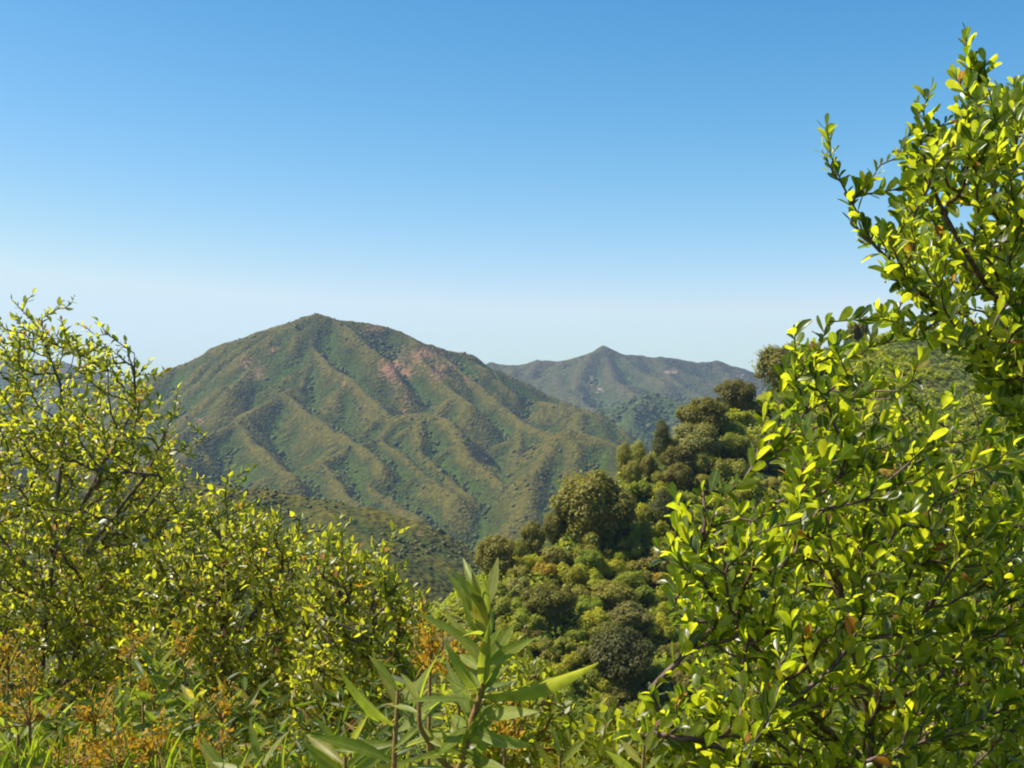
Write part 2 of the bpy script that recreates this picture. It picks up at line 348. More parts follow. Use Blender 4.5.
# --- wooded hillside on the right and the slope under the camera
hr = A3([(1500, 290, 420), (1250, 308, 370), (1100, 320, 335), (1010, 328, 305), (930, 334, 290), (880, 338, 280), (845, 348, 270), (815, 368, 258), (783, 388, 246), (735, 410, 231), (700, 430, 220), (660, 460, 209), (630, 484, 201), (595, 528, 190), (553, 544, 182), (533, 556, 178), (500, 574, 172), (450, 612, 165), (380, 665, 158), (250, 760, 150)])
xs4, ys4, X4, Y4 = grid(-240, 330, -30, 460, 1.5)
H4 = ridge_field(X4 + fbm(X4, Y4, 25, 3, 91) * 2.5, Y4 + fbm(X4, Y4, 25, 3, 93) * 2.5, segs_from([hr]), .5, 4, .6, 1.7) + fbm(X4, Y4, 22, 4, 95) * 1.6
def near_slope(x, y):
    return -1.65 - .52 * np.maximum(0, y - 1.2) - .12 * np.maximum(0, -x) + .10 * np.clip(x, 0, 6) + fbm(x, y, 5, 3, 97) * .12
H4 = np.maximum(np.maximum(H4, near_slope(X4, Y4)), -150)
g4 = np.clip(.4 + fbm(X4, Y4, 18, 3, 55) * .5, 0, 1); r4 = fbm(X4, Y4, 14, 3, 79) * .25
hs = link('hillside', grid_mesh('hillside', xs4, ys4, H4, M_near, {'gully': g4, 'rock': np.clip(r4, 0, 1)})); tag(hs, kind='structure')
h4 = sampler(xs4, ys4, H4)
gp = mesh_np('ground', [(-14000, -6000, -153), (14000, -6000, -153), (14000, 14000, -153), (-14000, 14000, -153)], [(0, 1, 2, 3)], M_far, {'gully': [.5] * 4, 'rock': [0] * 4})
tag(link('ground', gp), kind='structure')

# ------------------------------------------------------------------ scrub that nobody could count
ICO_T = (1 + 5 ** .5) / 2
_iv = norm(np.array([(-1, ICO_T, 0), (1, ICO_T, 0), (-1, -ICO_T, 0), (1, -ICO_T, 0), (0, -1, ICO_T), (0, 1, ICO_T), (0, -1, -ICO_T), (0, 1, -ICO_T), (ICO_T, 0, -1), (ICO_T, 0, 1), (-ICO_T, 0, -1), (-ICO_T, 0, 1)], float))
_if = np.array([(0, 11, 5), (0, 5, 1), (0, 1, 7), (0, 7, 10), (0, 10, 11), (1, 5, 9), (5, 11, 4), (11, 10, 2), (10, 7, 6), (7, 1, 8), (3, 9, 4), (3, 4, 2), (3, 2, 6), (3, 6, 8), (3, 8, 9), (4, 9, 5), (2, 4, 11), (6, 2, 10), (8, 6, 7), (9, 8, 1)])
def blobs(name, P, rad, mat, g, sq=.8):
    n = len(P)
    V = _iv[None] * (1 + g.uniform(-.4, .4, (n, 12, 1))) * rad[:, None, None] * np.array([1, 1, sq])
    a = g.uniform(0, 6.28, n); c, s = np.cos(a)[:, None], np.sin(a)[:, None]
    V = np.stack([V[..., 0] * c - V[..., 1] * s, V[..., 0] * s + V[..., 1] * c, V[..., 2]], -1) + P[:, None, :]
    F = (_if[None] + 12 * np.arange(n)[:, None, None]).reshape(-1, 3)
    return mesh_np(name, V.reshape(-1, 3), F, mat, smooth=False)
def scatter(n, x0, x1, y0, y1, hfun, g, keep):
    x = g.uniform(x0, x1, n); y = g.uniform(y0, y1, n); z = hfun(x, y)
    px, py = project(np.stack([x, y, z], -1))
    m = (px > -160) & (px < 1180) & keep(x, y, z)
    return np.stack([x[m], y[m], z[m]], -1)
g = np.random.default_rng(8)
P = scatter(90000, -800, 540, 1260, 2120, hm, g, lambda x, y, z: (z > -140) & (g.random(len(x)) < .16 - rm(x, y) * .2 + fbm(x, y, 50, 3, 5) * .5))
r = g.gamma(3, .3, len(P)) + .3; P[:, 2] += r * .1
tag(link('chaparral', blobs('chaparral', P, r, M_chap, g)), 'dry olive chaparral covering the big mountain', 'chaparral', kind='stuff')
P = scatter(60000, -800, 540, 1260, 2120, hm, g, lambda x, y, z: (z > -146) & (gm(x, y) + fbm(x, y, 60, 3, 6) * .25 > .74))
r = g.gamma(5, .30, len(P)) + .5; P[:, 2] += r * .35
tag(link('woodland', blobs('woodland', P, r, M_chapd, g, .95)), 'darker green trees lining the gullies of the big mountain', 'woodland', kind='stuff')
P = scatter(45000, -900, 1100, 2220, 3900, hf, g, lambda x, y, z: (z > -100) & (gfs(x, y) + fbm(x, y, 150, 3, 7) * .4 > .45))
r = g.gamma(5, .5, len(P)) + .8; P[:, 2] += r * .3
tag(link('chaparral', blobs('far chaparral', P, r, M_chapd, g)), 'blue-green scrub on the distant hills', 'chaparral', kind='stuff')
P = scatter(30000, -400, 120, 480, 760, h3, g, lambda x, y, z: (z > -145) & (g.random(len(x)) < .12 + fbm(x, y, 25, 3, 9) * .6))
r = g.gamma(5, .15, len(P)) + .25; P[:, 2] += r * .25
tag(link('chaparral', blobs('foothill chaparral', P, r, M_chap, g)), 'brown-green chaparral on the low foothill below the mountain', 'chaparral', kind='stuff')

def leaf_quads(C, N, size, g, elong=1.4):
    """diamond leaf clumps centred C, facing about N"""
    n = len(C)
    t = norm(np.cross(N, g.normal(size=(n, 3)))); b = np.cross(N, t)
    s = size[:, None]
    V = np.stack([C - t * s * elong, C - b * s * .75 + N * s * .15, C + t * s * elong, C + b * s * .75 + N * s * .15], 1)
    return V.reshape(-1, 3), np.arange(4 * n).reshape(n, 4)

# ------------------------------------------------------------------ trees of the hillside
def crown_geo(g, lobes, n, leaf, zfloor=-.35):
    """lobes [(centre, radii)] in a crown about 1 unit wide; leaf clumps sit in a ragged shell on every lobe"""
    L = np.array([[*c, *r] for c, r in lobes], float)
    w = (L[:, 3] * L[:, 4] + L[:, 4] * L[:, 5]); w /= w.sum()
    k = g.choice(len(L), n * 2, p=w)
    d = norm(g.normal(size=(n * 2, 3)))
    ph = np.sin(d[:, 0] * 5 + k * 2.1) * np.sin(d[:, 1] * 5 + k) * np.sin(d[:, 2] * 6 + k * 3)
    rr = 1 + .22 * ph + g.normal(0, .17, n * 2) - np.abs(g.normal(0, .10, n * 2))
    C = L[k, :3] + d * L[k, 3:] * rr[:, None]
    inside = np.zeros(n * 2, bool)
    for j in range(len(L)):
        q = (C - L[j, :3]) / L[j, 3:]; inside |= (np.sum(q * q, 1) < .62) & (k != j)
    C = C[~inside][:n]; d = d[~inside][:n]
    N = norm(d + g.normal(0, .34, d.shape) + np.array([0, 0, .45]))
    return leaf_quads(C, N, leaf * g.uniform(.6, 1.3, len(C)), g)
def lobes_round(g, n=34, wid=.5, hei=.45):
    out = [((0, 0, hei * .8), (wid * .68, wid * .68, hei * .76))]
    for i in range(n):
        a = i * 2.4 + g.uniform(-.5, .5); el = g.uniform(-.25, 1.45); q = g.uniform(.6, 1.05)
        rr = g.uniform(.07, .2)
        out.append(((math.cos(a) * math.cos(el) * (wid - rr * .6) * q, math.sin(a) * math.cos(el) * (wid - rr * .6) * q, hei * .8 + math.sin(el) * hei * .85 * q), (rr, rr, rr * g.uniform(.65, .95))))
    return out
def lobes_bush(g):
    out = []
    for i in range(13):
        a = g.uniform(0, 6.28); q = g.random() ** .6 * .42; rr = g.uniform(.09, .2)
        out.append(((math.cos(a) * q, math.sin(a) * q, .12 + (.62 - q) * g.uniform(.2, 1.0)), (rr, rr, rr * g.uniform(.7, 1.3))))
    return out
def lobes_tall(g):
    out = []
    for i in range(8):
        z = .2 + i * .14; rr = (.26 + .12 * math.sin(i * .42 + .2)) * g.uniform(.75, 1.25)
        out.append(((g.uniform(-.12, .12), g.uniform(-.12, .12), z), (rr, rr, .22)))
    return out
def lobes_low(g):
    return [((g.uniform(-.34, .34), g.uniform(-.34, .34), .10 + .16 * g.random()), (rr, rr, rr * .75)) for rr in g.uniform(.14, .27, 9)]
def tube(pts, rad, sides=6):
    pts = np.asarray(pts, float); n = len(pts)
    t = norm(np.gradient(pts, axis=0)); ref = np.array([.31, .2, .93])
    if abs(np.mean(t @ ref)) > .9: ref = np.array([1., .1, 0])
    u = norm(np.cross(t, ref)); v = np.cross(t, u)
    a = np.arange(sides) * 2 * math.pi / sides
    V = pts[:, None] + (u[:, None] * np.cos(a)[None, :, None] + v[:, None] * np.sin(a)[None, :, None]) * np.asarray(rad)[:, None, None]
    i = np.arange(n * sides).reshape(n, sides); j = np.roll(i, -1, 1)
    F = np.stack([i[:-1], j[:-1], j[1:], i[1:]], -1).reshape(-1, 4)
    return V.reshape(-1, 3), F
def join(parts):
    V, F, o = [], [], 0
    for v, f in parts: V.append(v); F.append(f + o); o += len(v)
    return np.concatenate(V), np.concatenate(F)
def trunk_geo(g, lobes):
    parts = [tube([(0, 0, -.12), (.01, 0, .1), (.03, .02, .3), (.02, 0, .6)], [.06, .045, .035, .015])]
    for c, r in lobes[1:6]:
        c = np.array(c); parts.append(tube([(0.01, 0, .12), c * .5 + (0, 0, .05), c], [.028, .018, .006], 5))
    return join(parts)
PROTO = {}
def proto(key, lob, n, leaf, mat, gseed):
    g = np.random.default_rng(gseed); lb = lob(g)
    V, F = crown_geo(g, lb, n, leaf)
    tv, tf = trunk_geo(g, lb)
    w = max(np.ptp(V[:, 0]), np.ptp(V[:, 1])); h = V[:, 2].max()
    PROTO[key] = (mesh_np(key + ' crown', V, F, mat, smooth=False), mesh_np(key + ' trunk', tv, tf, M_trunk), w, h)
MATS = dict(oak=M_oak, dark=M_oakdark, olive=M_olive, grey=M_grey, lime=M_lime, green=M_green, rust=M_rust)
sd = 100
for mk in MATS:
    for sh, lob, n, lf in (('round', lobes_round, 9000, .019), ('tall', lobes_tall, 6000, .024), ('low', lobes_low, 4500, .026), ('bush', lobes_bush, 4800, .026)):
        for v in range(dict(tall=1, round=2, low=3, bush=3)[sh]):
            sd += 1; proto(f'{mk} {sh} {v}', lob, n, lf, MATS[mk], sd)

def hit(px, py):
    d = ray(px, py); ts = np.linspace(60, 330, 1400)
    q = d[None] * ts[:, None]; gap = q[:, 2] - h4(q[:, 0], q[:, 1])
    idx = np.where(gap < 0)[0]
    if len(idx): return ts[idx[0]]
    j = np.argmin(gap); return ts[j]
def plant(name, key, px, py, w, h, label, cat, group=None, parts=True, depth=None):
    """crown centre px,py and size w,h as measured in the picture; stands where its foot meets the slope"""
    base = py + h * .5
    Y = depth or hit(px, base)
    p = at(px, base, Y); p[2] = float(h4(p[0], p[1]))
    m = FPX / Y
    cr, tr, pw, ph = PROTO[key]
    toppx = py - h * .5
    H = max(at(px, toppx, Y)[2] - p[2], h / m * .7)
    sx = w / m / pw; sz = H / ph
    if parts:
        root = empty(name, p); root.rotation_euler = (0, 0, random.uniform(0, 6.28)); root.scale = (sx, sx, sz)
        link('crown', cr, root); link('trunk', tr, root)
    else:
        root = link(name, cr); root.location = p; root.rotation_euler = (0, 0, random.uniform(0, 6.28)); root.scale = (sx, sx, sz)
    tag(root, label, cat, group); return root
# px, py, w, h, kind, label, short name others are described by
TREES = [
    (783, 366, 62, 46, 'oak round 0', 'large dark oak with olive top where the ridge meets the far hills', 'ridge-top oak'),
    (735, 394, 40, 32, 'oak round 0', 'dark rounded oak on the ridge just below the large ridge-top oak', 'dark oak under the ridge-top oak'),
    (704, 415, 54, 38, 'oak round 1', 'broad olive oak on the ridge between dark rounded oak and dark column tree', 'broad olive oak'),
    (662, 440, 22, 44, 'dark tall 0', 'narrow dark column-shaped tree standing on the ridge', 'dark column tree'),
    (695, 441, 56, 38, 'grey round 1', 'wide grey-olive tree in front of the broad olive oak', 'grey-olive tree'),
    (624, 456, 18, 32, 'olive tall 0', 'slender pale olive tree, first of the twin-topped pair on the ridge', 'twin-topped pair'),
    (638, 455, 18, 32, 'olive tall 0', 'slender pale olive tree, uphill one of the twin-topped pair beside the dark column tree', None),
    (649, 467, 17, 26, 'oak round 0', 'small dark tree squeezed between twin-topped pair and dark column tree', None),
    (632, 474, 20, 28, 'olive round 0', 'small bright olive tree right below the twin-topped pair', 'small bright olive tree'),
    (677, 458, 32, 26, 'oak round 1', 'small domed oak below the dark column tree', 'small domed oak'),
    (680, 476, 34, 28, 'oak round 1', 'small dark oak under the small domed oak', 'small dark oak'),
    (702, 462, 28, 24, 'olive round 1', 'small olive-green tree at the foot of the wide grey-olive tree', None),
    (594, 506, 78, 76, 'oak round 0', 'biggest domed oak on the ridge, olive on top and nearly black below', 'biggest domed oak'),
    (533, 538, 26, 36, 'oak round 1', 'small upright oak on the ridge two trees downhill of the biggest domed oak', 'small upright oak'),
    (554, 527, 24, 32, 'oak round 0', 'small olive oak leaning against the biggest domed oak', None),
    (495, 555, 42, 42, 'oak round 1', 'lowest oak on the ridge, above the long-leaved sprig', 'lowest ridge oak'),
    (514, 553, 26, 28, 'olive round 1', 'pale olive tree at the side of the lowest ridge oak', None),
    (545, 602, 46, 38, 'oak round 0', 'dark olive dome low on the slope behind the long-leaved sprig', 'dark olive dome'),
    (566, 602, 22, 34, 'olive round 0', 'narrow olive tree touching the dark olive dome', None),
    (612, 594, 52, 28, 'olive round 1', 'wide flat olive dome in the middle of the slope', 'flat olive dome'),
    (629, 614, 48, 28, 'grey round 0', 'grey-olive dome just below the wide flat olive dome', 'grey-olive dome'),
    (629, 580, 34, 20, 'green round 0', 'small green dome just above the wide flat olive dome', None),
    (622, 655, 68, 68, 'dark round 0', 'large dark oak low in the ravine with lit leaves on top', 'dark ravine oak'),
    (606, 634, 34, 26, 'olive round 0', 'olive treetop catching sun above the dark ravine oak', None),  # sunlight on the ravine oak's top, coloured in as an extra olive crown
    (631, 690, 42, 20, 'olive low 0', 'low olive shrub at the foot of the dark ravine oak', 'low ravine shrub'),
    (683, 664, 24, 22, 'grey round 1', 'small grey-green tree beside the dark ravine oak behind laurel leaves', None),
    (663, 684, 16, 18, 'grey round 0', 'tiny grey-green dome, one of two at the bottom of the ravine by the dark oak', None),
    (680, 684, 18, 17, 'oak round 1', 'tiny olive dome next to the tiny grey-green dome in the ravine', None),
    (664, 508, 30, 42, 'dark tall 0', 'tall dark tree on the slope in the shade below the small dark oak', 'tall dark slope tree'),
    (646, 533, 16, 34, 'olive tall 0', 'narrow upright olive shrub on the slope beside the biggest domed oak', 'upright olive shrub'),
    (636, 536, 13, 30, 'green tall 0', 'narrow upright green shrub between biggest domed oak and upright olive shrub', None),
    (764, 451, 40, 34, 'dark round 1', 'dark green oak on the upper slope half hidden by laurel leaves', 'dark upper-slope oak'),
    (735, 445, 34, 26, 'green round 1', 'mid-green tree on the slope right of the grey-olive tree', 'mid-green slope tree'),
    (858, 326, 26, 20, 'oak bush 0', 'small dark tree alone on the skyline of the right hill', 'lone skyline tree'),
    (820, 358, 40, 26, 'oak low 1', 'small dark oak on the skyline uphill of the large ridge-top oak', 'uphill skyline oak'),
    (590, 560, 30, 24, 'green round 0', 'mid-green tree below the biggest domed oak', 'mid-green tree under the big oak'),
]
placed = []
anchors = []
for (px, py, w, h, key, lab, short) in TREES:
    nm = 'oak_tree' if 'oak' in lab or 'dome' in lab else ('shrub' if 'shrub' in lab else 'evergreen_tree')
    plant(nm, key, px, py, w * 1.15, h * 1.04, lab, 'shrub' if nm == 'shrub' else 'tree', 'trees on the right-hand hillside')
    placed.append((px, py, w * .5, h * .5))
    if short: anchors.append((px, py, short))

# smaller shrubs filling the slope, each described by the tree it stands nearest to
ridge_px = np.array([(1100, 318), (1010, 330), (930, 338), (860, 345), (815, 372), (783, 392), (735, 414), (700, 434), (660, 464), (630, 490), (595, 532), (553, 548), (533, 560), (500, 578), (450, 616), (400, 660)], float)[::-1]
def ridge_y(px): return np.interp(px, ridge_px[:, 0], ridge_px[:, 1])
cand = []
g = np.random.default_rng(77)
tries = 0
while tries < 9000 and len(cand) < 215:
    tries += 1
    px = g.uniform(470, 900); py = g.uniform(380, 745)
    ry = ridge_y(px)
    if py < ry - 3 or px > 760 and py > 560 or px > 690 and py > 700: continue
    sz = g.uniform(17, 31) * (.8 if px > 760 else 1)
    if any(abs(px - a) < b * .7 and abs(py - c) < d * .75 for a, c, b, d in placed): continue
    if any(math.hypot(px - q[0], (py - q[1]) * 1.25) < (sz + q[2]) * .36 for q in cand): continue
    cand.append((px, py, sz))
ORD = ['', 'second ', 'third ', 'fourth ', 'fifth ', 'sixth ', 'seventh ', 'eighth ', 'ninth ']
TONES = [('lime', 'yellow-green'), ('green', 'mid-green'), ('rust', 'rusty yellow'), ('olive', 'olive'), ('grey', 'grey-green'), ('oak', 'dark olive')]
rows = []
for px, py, sz in cand:
    nz = fbm(np.array([px]), np.array([py]), 60., 2, 120)[0]
    pr = np.array([.42 + nz * .3, .25, .10 + max(nz, 0) * .2, .16, .04, .06]); pr = np.clip(pr, .02, 1)
    if py > 600: pr *= np.array([.5, 1, .5, 1.6, 1.6, 1.6])
    ti = g.choice(6, p=pr / pr.sum())
    j = min(range(len(anchors)), key=lambda k: math.hypot(anchors[k][0] - px, anchors[k][1] - py))
    dx, dy = px - anchors[j][0], py - anchors[j][1]
    where = ('uphill and right of' if dx > 0 else 'left of') if abs(dx) > abs(dy) else ('below' if dy > 0 else 'above')
    rows.append([px, py, sz, ti, j, where, math.hypot(dx, dy)])
rows.sort(key=lambda r: r[6]); cnt = {}
for px, py, sz, ti, j, where, dist in rows:
    k = (ti, j, where); c = cnt.get(k, 0); cnt[k] = c + 1
    wv = {'uphill and right of': 'to the right of', 'left of': 'to the left of'}.get(where, where)
    lab = f"{ORD[min(c, 8)]}{TONES[ti][1]} shrub on the slope {wv} the {anchors[j][2]}".replace('shrub on the slope to', 'slope shrub to')
    low = g.random() < .45
    key = f"{TONES[ti][0]} {'low' if low else 'bush'} {g.integers(0, 3)}"
    hh = sz * (g.uniform(.6, .8) if low else g.uniform(.8, 1.05))
    plant('shrub', key, px, py, sz * 1.4, hh, lab, 'shrub', 'shrubs covering the right-hand hillside', parts=False)

# undergrowth between them, one mass
g = np.random.default_rng(31)
n = 60000
x = g.uniform(-60, 200, n); y = g.uniform(90, 330, n); z = h4(x, y)
px, py = project(np.stack([x, y, z], -1))
m = (px > 380) & (px < 1150) & (py < 800) & (z > near_slope(x, y) + .5) & (g.random(n) < .5 + fbm(x, y, 9, 3, 33))
P = np.stack([x, y, z], -1)[m]
rr = np.minimum(g.gamma(4, .16, len(P)) + .3, 1.3)
nl = 22
d = norm(g.normal(size=(len(P), nl, 3))); d[..., 2] = np.abs(d[..., 2])
C = P[:, None] + d * rr[:, None, None] * g.uniform(.75, 1.1, (len(P), nl, 1))
N = norm(d + g.normal(0, .4, d.shape))
V, F = leaf_quads(C.reshape(-1, 3), N.reshape(-1, 3), np.minimum(np.repeat(rr, nl) * g.uniform(.15, .36, len(P) * nl), .24), g)
tag(link('undergrowth', mesh_np('undergrowth', V, F, M_under, smooth=False)), 'low yellow-green undergrowth covering the right-hand hillside', 'undergrowth', kind='stuff')

# ------------------------------------------------------------------ near plants: leaves and twigs
def leaf_tpl(widths, fold=.25, curl=.12):
    st = np.linspace(0, 1, len(widths)); V = []
    for s, w in zip(st, widths):
        z = -curl * s * s
        V += [(-w * .5, s, z + fold * w * .5), (0, s, z), (w * .5, s, z + fold * w * .5)]
    i = np.arange(len(widths) * 3).reshape(-1, 3)
    F = np.concatenate([np.stack([i[:-1, 0], i[:-1, 1], i[1:, 1], i[1:, 0]], -1), np.stack([i[:-1, 1], i[:-1, 2], i[1:, 2], i[1:, 1]], -1)])
    return np.array(V), F, np.tile([0., 1., 0.], len(widths))
T_OB = leaf_tpl([.07, .24, .40, .50, .48, .24])          # obovate
T_OV = leaf_tpl([.05, .42, .56, .52, .32, .05])          # small oval
T_LA = leaf_tpl([.05, .14, .22, .26, .25, .20, .11, .02], .3, .18)   # long lance
def rib(tpl, V):
    return {'rib': np.tile(tpl[2], len(V) // len(tpl[2]))}
def leaves_geo(tpl, P, D, N, L, W=1., curl=None):
    tv, tf = tpl[:2]; n = len(P)
    D = norm(D); Sd = norm(np.cross(D, N)); Nn = np.cross(Sd, D)
    c = np.ones(n) if curl is None else curl
    V = P[:, None] + L[:, None, None] * (tv[None, :, 1:2] * D[:, None] + tv[None, :, 0:1] * Sd[:, None] * W + tv[None, :, 2:3] * Nn[:, None] * c[:, None, None])
    F = (tf[None] + len(tv) * np.arange(n)[:, None, None]).reshape(-1, 4)
    return V.reshape(-1, 3), F
def in_poly(x, y, P):
    c = False; j = len(P) - 1
    for i in range(len(P)):
        if (P[i][1] > y) != (P[j][1] > y) and x < (P[j][0] - P[i][0]) * (y - P[i][1]) / (P[j][1] - P[i][1]) + P[i][0]: c = not c
        j = i
    return c
class Shrub:
    def __init__(s, seed, stems):
        s.g = np.random.default_rng(seed); s.pos = []; s.par = []; s.chains = []
        for st in stems:
            pts = np.array(st, float); q = [pts[0]]
            for a, b in zip(pts[:-1], pts[1:]):
                k = max(2, int(np.linalg.norm(b - a) / .06))
                for i in range(1, k + 1): q.append(a + (b - a) * i / k)
            q = np.array(q); L = len(q)
            q[2:] += np.cumsum(s.g.normal(0, .004, (L - 2, 3)), 0)
            ids = []
            for i in range(L):
                s.pos.append(q[i]); s.par.append(ids[-1] if ids else -1); ids.append(len(s.pos) - 1)
            s.chains.append((ids, False))
    def reach(s, tip, leafy=True, droop=.0, upbias=.35):
        P = np.array(s.pos); d = np.linalg.norm(P - tip, axis=1)
        rise = (tip[2] - P[:, 2]) / (d + 1e-6)
        cost = d * (1 + 1.6 * np.clip(upbias - rise, 0, 2)) + (d < .05) * .2
        PR = np.array(s.par); PD = P - P[np.maximum(PR, 0)]; PD[PR < 0] = (0, 0, 1)
        PD /= np.linalg.norm(PD, axis=1, keepdims=True) + 1e-9
        cost *= 1 + .7 * (1 - np.sum(PD * (tip - P), 1) / (d + 1e-6))
        j = int(np.argmin(cost)); a = P[j]; dist = d[j]
        pd = P[j] - P[s.par[j]] if s.par[j] >= 0 else np.array([0, 0, 1.])
        pd = pd / (np.linalg.norm(pd) + 1e-9)
        ctrl = .5 * (a + pd * dist * .35) + .5 * (tip - np.array([0, 0, .5]) * dist) + s.g.normal(0, .06, 3) * dist
        k = max(3, int(dist / .035)); ids = [j]
        for i in range(1, k + 1):
            t = i / k; q = (1 - t) ** 2 * a + 2 * t * (1 - t) * ctrl + t * t * tip
            if 0 < i < k: q = q + s.g.normal(0, .0022, 3)
            s.pos.append(q); s.par.append(ids[-1]); ids.append(len(s.pos) - 1)
        s.chains.append((ids, leafy))
    def build(s, root, tpl, lmat, bmat, L, spacing, lf_len, W=1., rbase=.0011, rexp=.37, spread=.9, hang=0., rmax=.05):
        P = np.array(s.pos); n = len(P); cnt = np.zeros(n)
        for ids, lf in s.chains: cnt[ids[-1]] += 1
        for i in range(n - 1, -1, -1):
            if s.par[i] >= 0: cnt[s.par[i]] += cnt[i]
        rad = np.minimum(rbase * np.maximum(cnt, 1) ** rexp, rmax)
        parts = []
        for ids, lf in s.chains:
            r = rad[ids].copy()
            if len(ids) > 1: r[0] = min(r[0], r[1] * 1.25)
            r[-1] *= .6
            parts.append(tube(P[ids], r, 5 if r.max() < .006 else 8))
        V, F = join(parts)
        o = Vector(root.location)
        off = np.array(o)
        link('branches', mesh_np('branches', V - off, F, bmat), root)
        C, D, N, LL = [], [], [], []
        g = s.g
        for ids, lf in s.chains:
            if not lf: continue
            q = P[ids]; sl = np.r_[0, np.cumsum(np.linalg.norm(np.diff(q, axis=0), axis=1))]; tot = sl[-1]
            use = min(tot * .95, lf_len * g.uniform(.6, 1.3)); k = max(3, int(use / spacing)); ph = g.uniform(0, 6.28)
            for i in range(k):
                sp = tot - use * i / k; 
                p = np.array([np.interp(sp, sl, q[:, c]) for c in range(3)])
                e = np.array([np.interp(min(sp + .01, tot), sl, q[:, c]) for c in range(3)]) - np.array([np.interp(max(sp - .01, 0), sl, q[:, c]) for c in range(3)])
                e = e / (np.linalg.norm(e) + 1e-9)
                a = ph + i * 2.4; u = np.cross(e, [.2, .3, 1]); u /= np.linalg.norm(u) + 1e-9; v = np.cross(e, u)
                out = u * math.cos(a) + v * math.sin(a)
                op = spread * g.uniform(.6, 1.25) * (1 if i else .25)
                dd = e * (1 / (1 + op)) + out * op + np.array([0, 0, .25 - hang]) + g.normal(0, .18, 3)
                C.append(p); D.append(dd); N.append(e + np.array([0, 0, .5]) + g.normal(0, .35, 3)); LL.append(L * g.uniform(.5, 1.25) * (.75 if i < 2 else 1))
        C, D, N, LL = map(np.array, (C, D, N, LL))
        V, F = leaves_geo(tpl, C, D, N, LL, W, g.uniform(-1.2, 3.2, len(C)))
        link('foliage', mesh_np('foliage', V - off, F, lmat, rib(tpl, V)), root)
        return len(C)
def fill(sh, poly, n, Y0, Y1, seed, hole=.0, hs=60, dens=None, bare=.0):
    xs_ = [p[0] for p in poly]; ys_ = [p[1] for p in poly]; g = np.random.default_rng(seed); tips = []
    while len(tips) < n:
        px = g.uniform(min(xs_), max(xs_)); py = g.uniform(min(ys_), max(ys_))
        if not in_poly(px, py, poly): continue
        Y = g.uniform(Y0, Y1)
        if fbm(np.array([px + Y * 300.]), np.array([py]), hs, 2, seed)[0] < hole - .35: continue
        if dens and g.random() > dens(px, py): continue
        tips.append(at(px, py, Y))
    base = np.array(sh.pos)
    tips.sort(key=lambda t: np.min(np.linalg.norm(base - t, axis=1)))
    for t in tips: sh.reach(t, g.random() > bare)
def ground_at(px, py, Y):
    p = at(px, py, Y); p[2] = float(near_slope(np.array([p[0]]), np.array([p[1]]))[0]); return p

# ---- right, tall laurel whose boughs come in from the side
r0 = ground_at(1120, 500, 2.5)
shA = Shrub(1, [[r0, at(1100, 760, 2.45), at(1085, 560, 2.4), at(1050, 420, 2.35), at(1000, 345, 2.3), at(940, 300, 2.25), at(895, 262, 2.2), at(862, 215, 2.2), at(842, 172, 2.2), at(829, 135, 2.2)],
                [at(1050, 420, 2.35), at(1015, 330, 2.3), at(995, 250, 2.28), at(982, 170, 2.25), at(974, 100, 2.25), at(968, 45, 2.25)],
                [at(1015, 330, 2.3), at(965, 250, 2.2), at(938, 180, 2.2), at(920, 100, 2.2)],
                [at(1085, 560, 2.4), at(1075, 350, 2.5), at(1045, 220, 2.45), at(1020, 120, 2.4), at(1003, 85, 2.35)],
                [at(1075, 350, 2.5), at(1070, 180, 2.5), at(1050, 60, 2.5)]])
shA.chains = [(ids, k < 4) for k, (ids, lf) in enumerate(shA.chains)]
for t in [(827, 126, 2.18), (822, 150, 2.2), (966, 34, 2.24), (974, 60, 2.25), (850, 205, 2.2), (862, 240, 2.25), (880, 165, 2.2), (893, 190, 2.2), (905, 150, 2.25), (930, 90, 2.2), (985, 62, 2.25), (988, 95, 2.2), (1005, 100, 2.3), (884, 270, 2.15), (948, 120, 2.2), (870, 180, 2.2), (955, 75, 2.25), (920, 280, 2.2), (912, 130, 2.2), (878, 310, 2.1), (925, 330, 2.15), (940, 345, 2.2)]:
    shA.reach(at(*t), True, upbias=.0)
fill(shA, [(850, 200), (875, 235), (900, 190), (915, 130), (940, 130), (960, 90), (985, 70), (1010, 90), (1070, 60), (1080, 450), (1015, 395), (955, 345), (905, 290), (875, 250)], 430, 1.95, 2.7, 2, .03, 45)
fill(shA, [(950, 335), (1000, 320), (1075, 330), (1075, 500), (1010, 440)], 130, 2.0, 2.6, 22, -.2, 45)
rt = empty('laurel_shrub', r0); shA.build(rt, T_OB, M_leafR, M_barkR,   .028, .0060, .15, .92, spread=.66, rmax=.011)
tag(rt, 'tallest laurel shrub, glossy green boughs reaching into the blue sky', 'shrub')

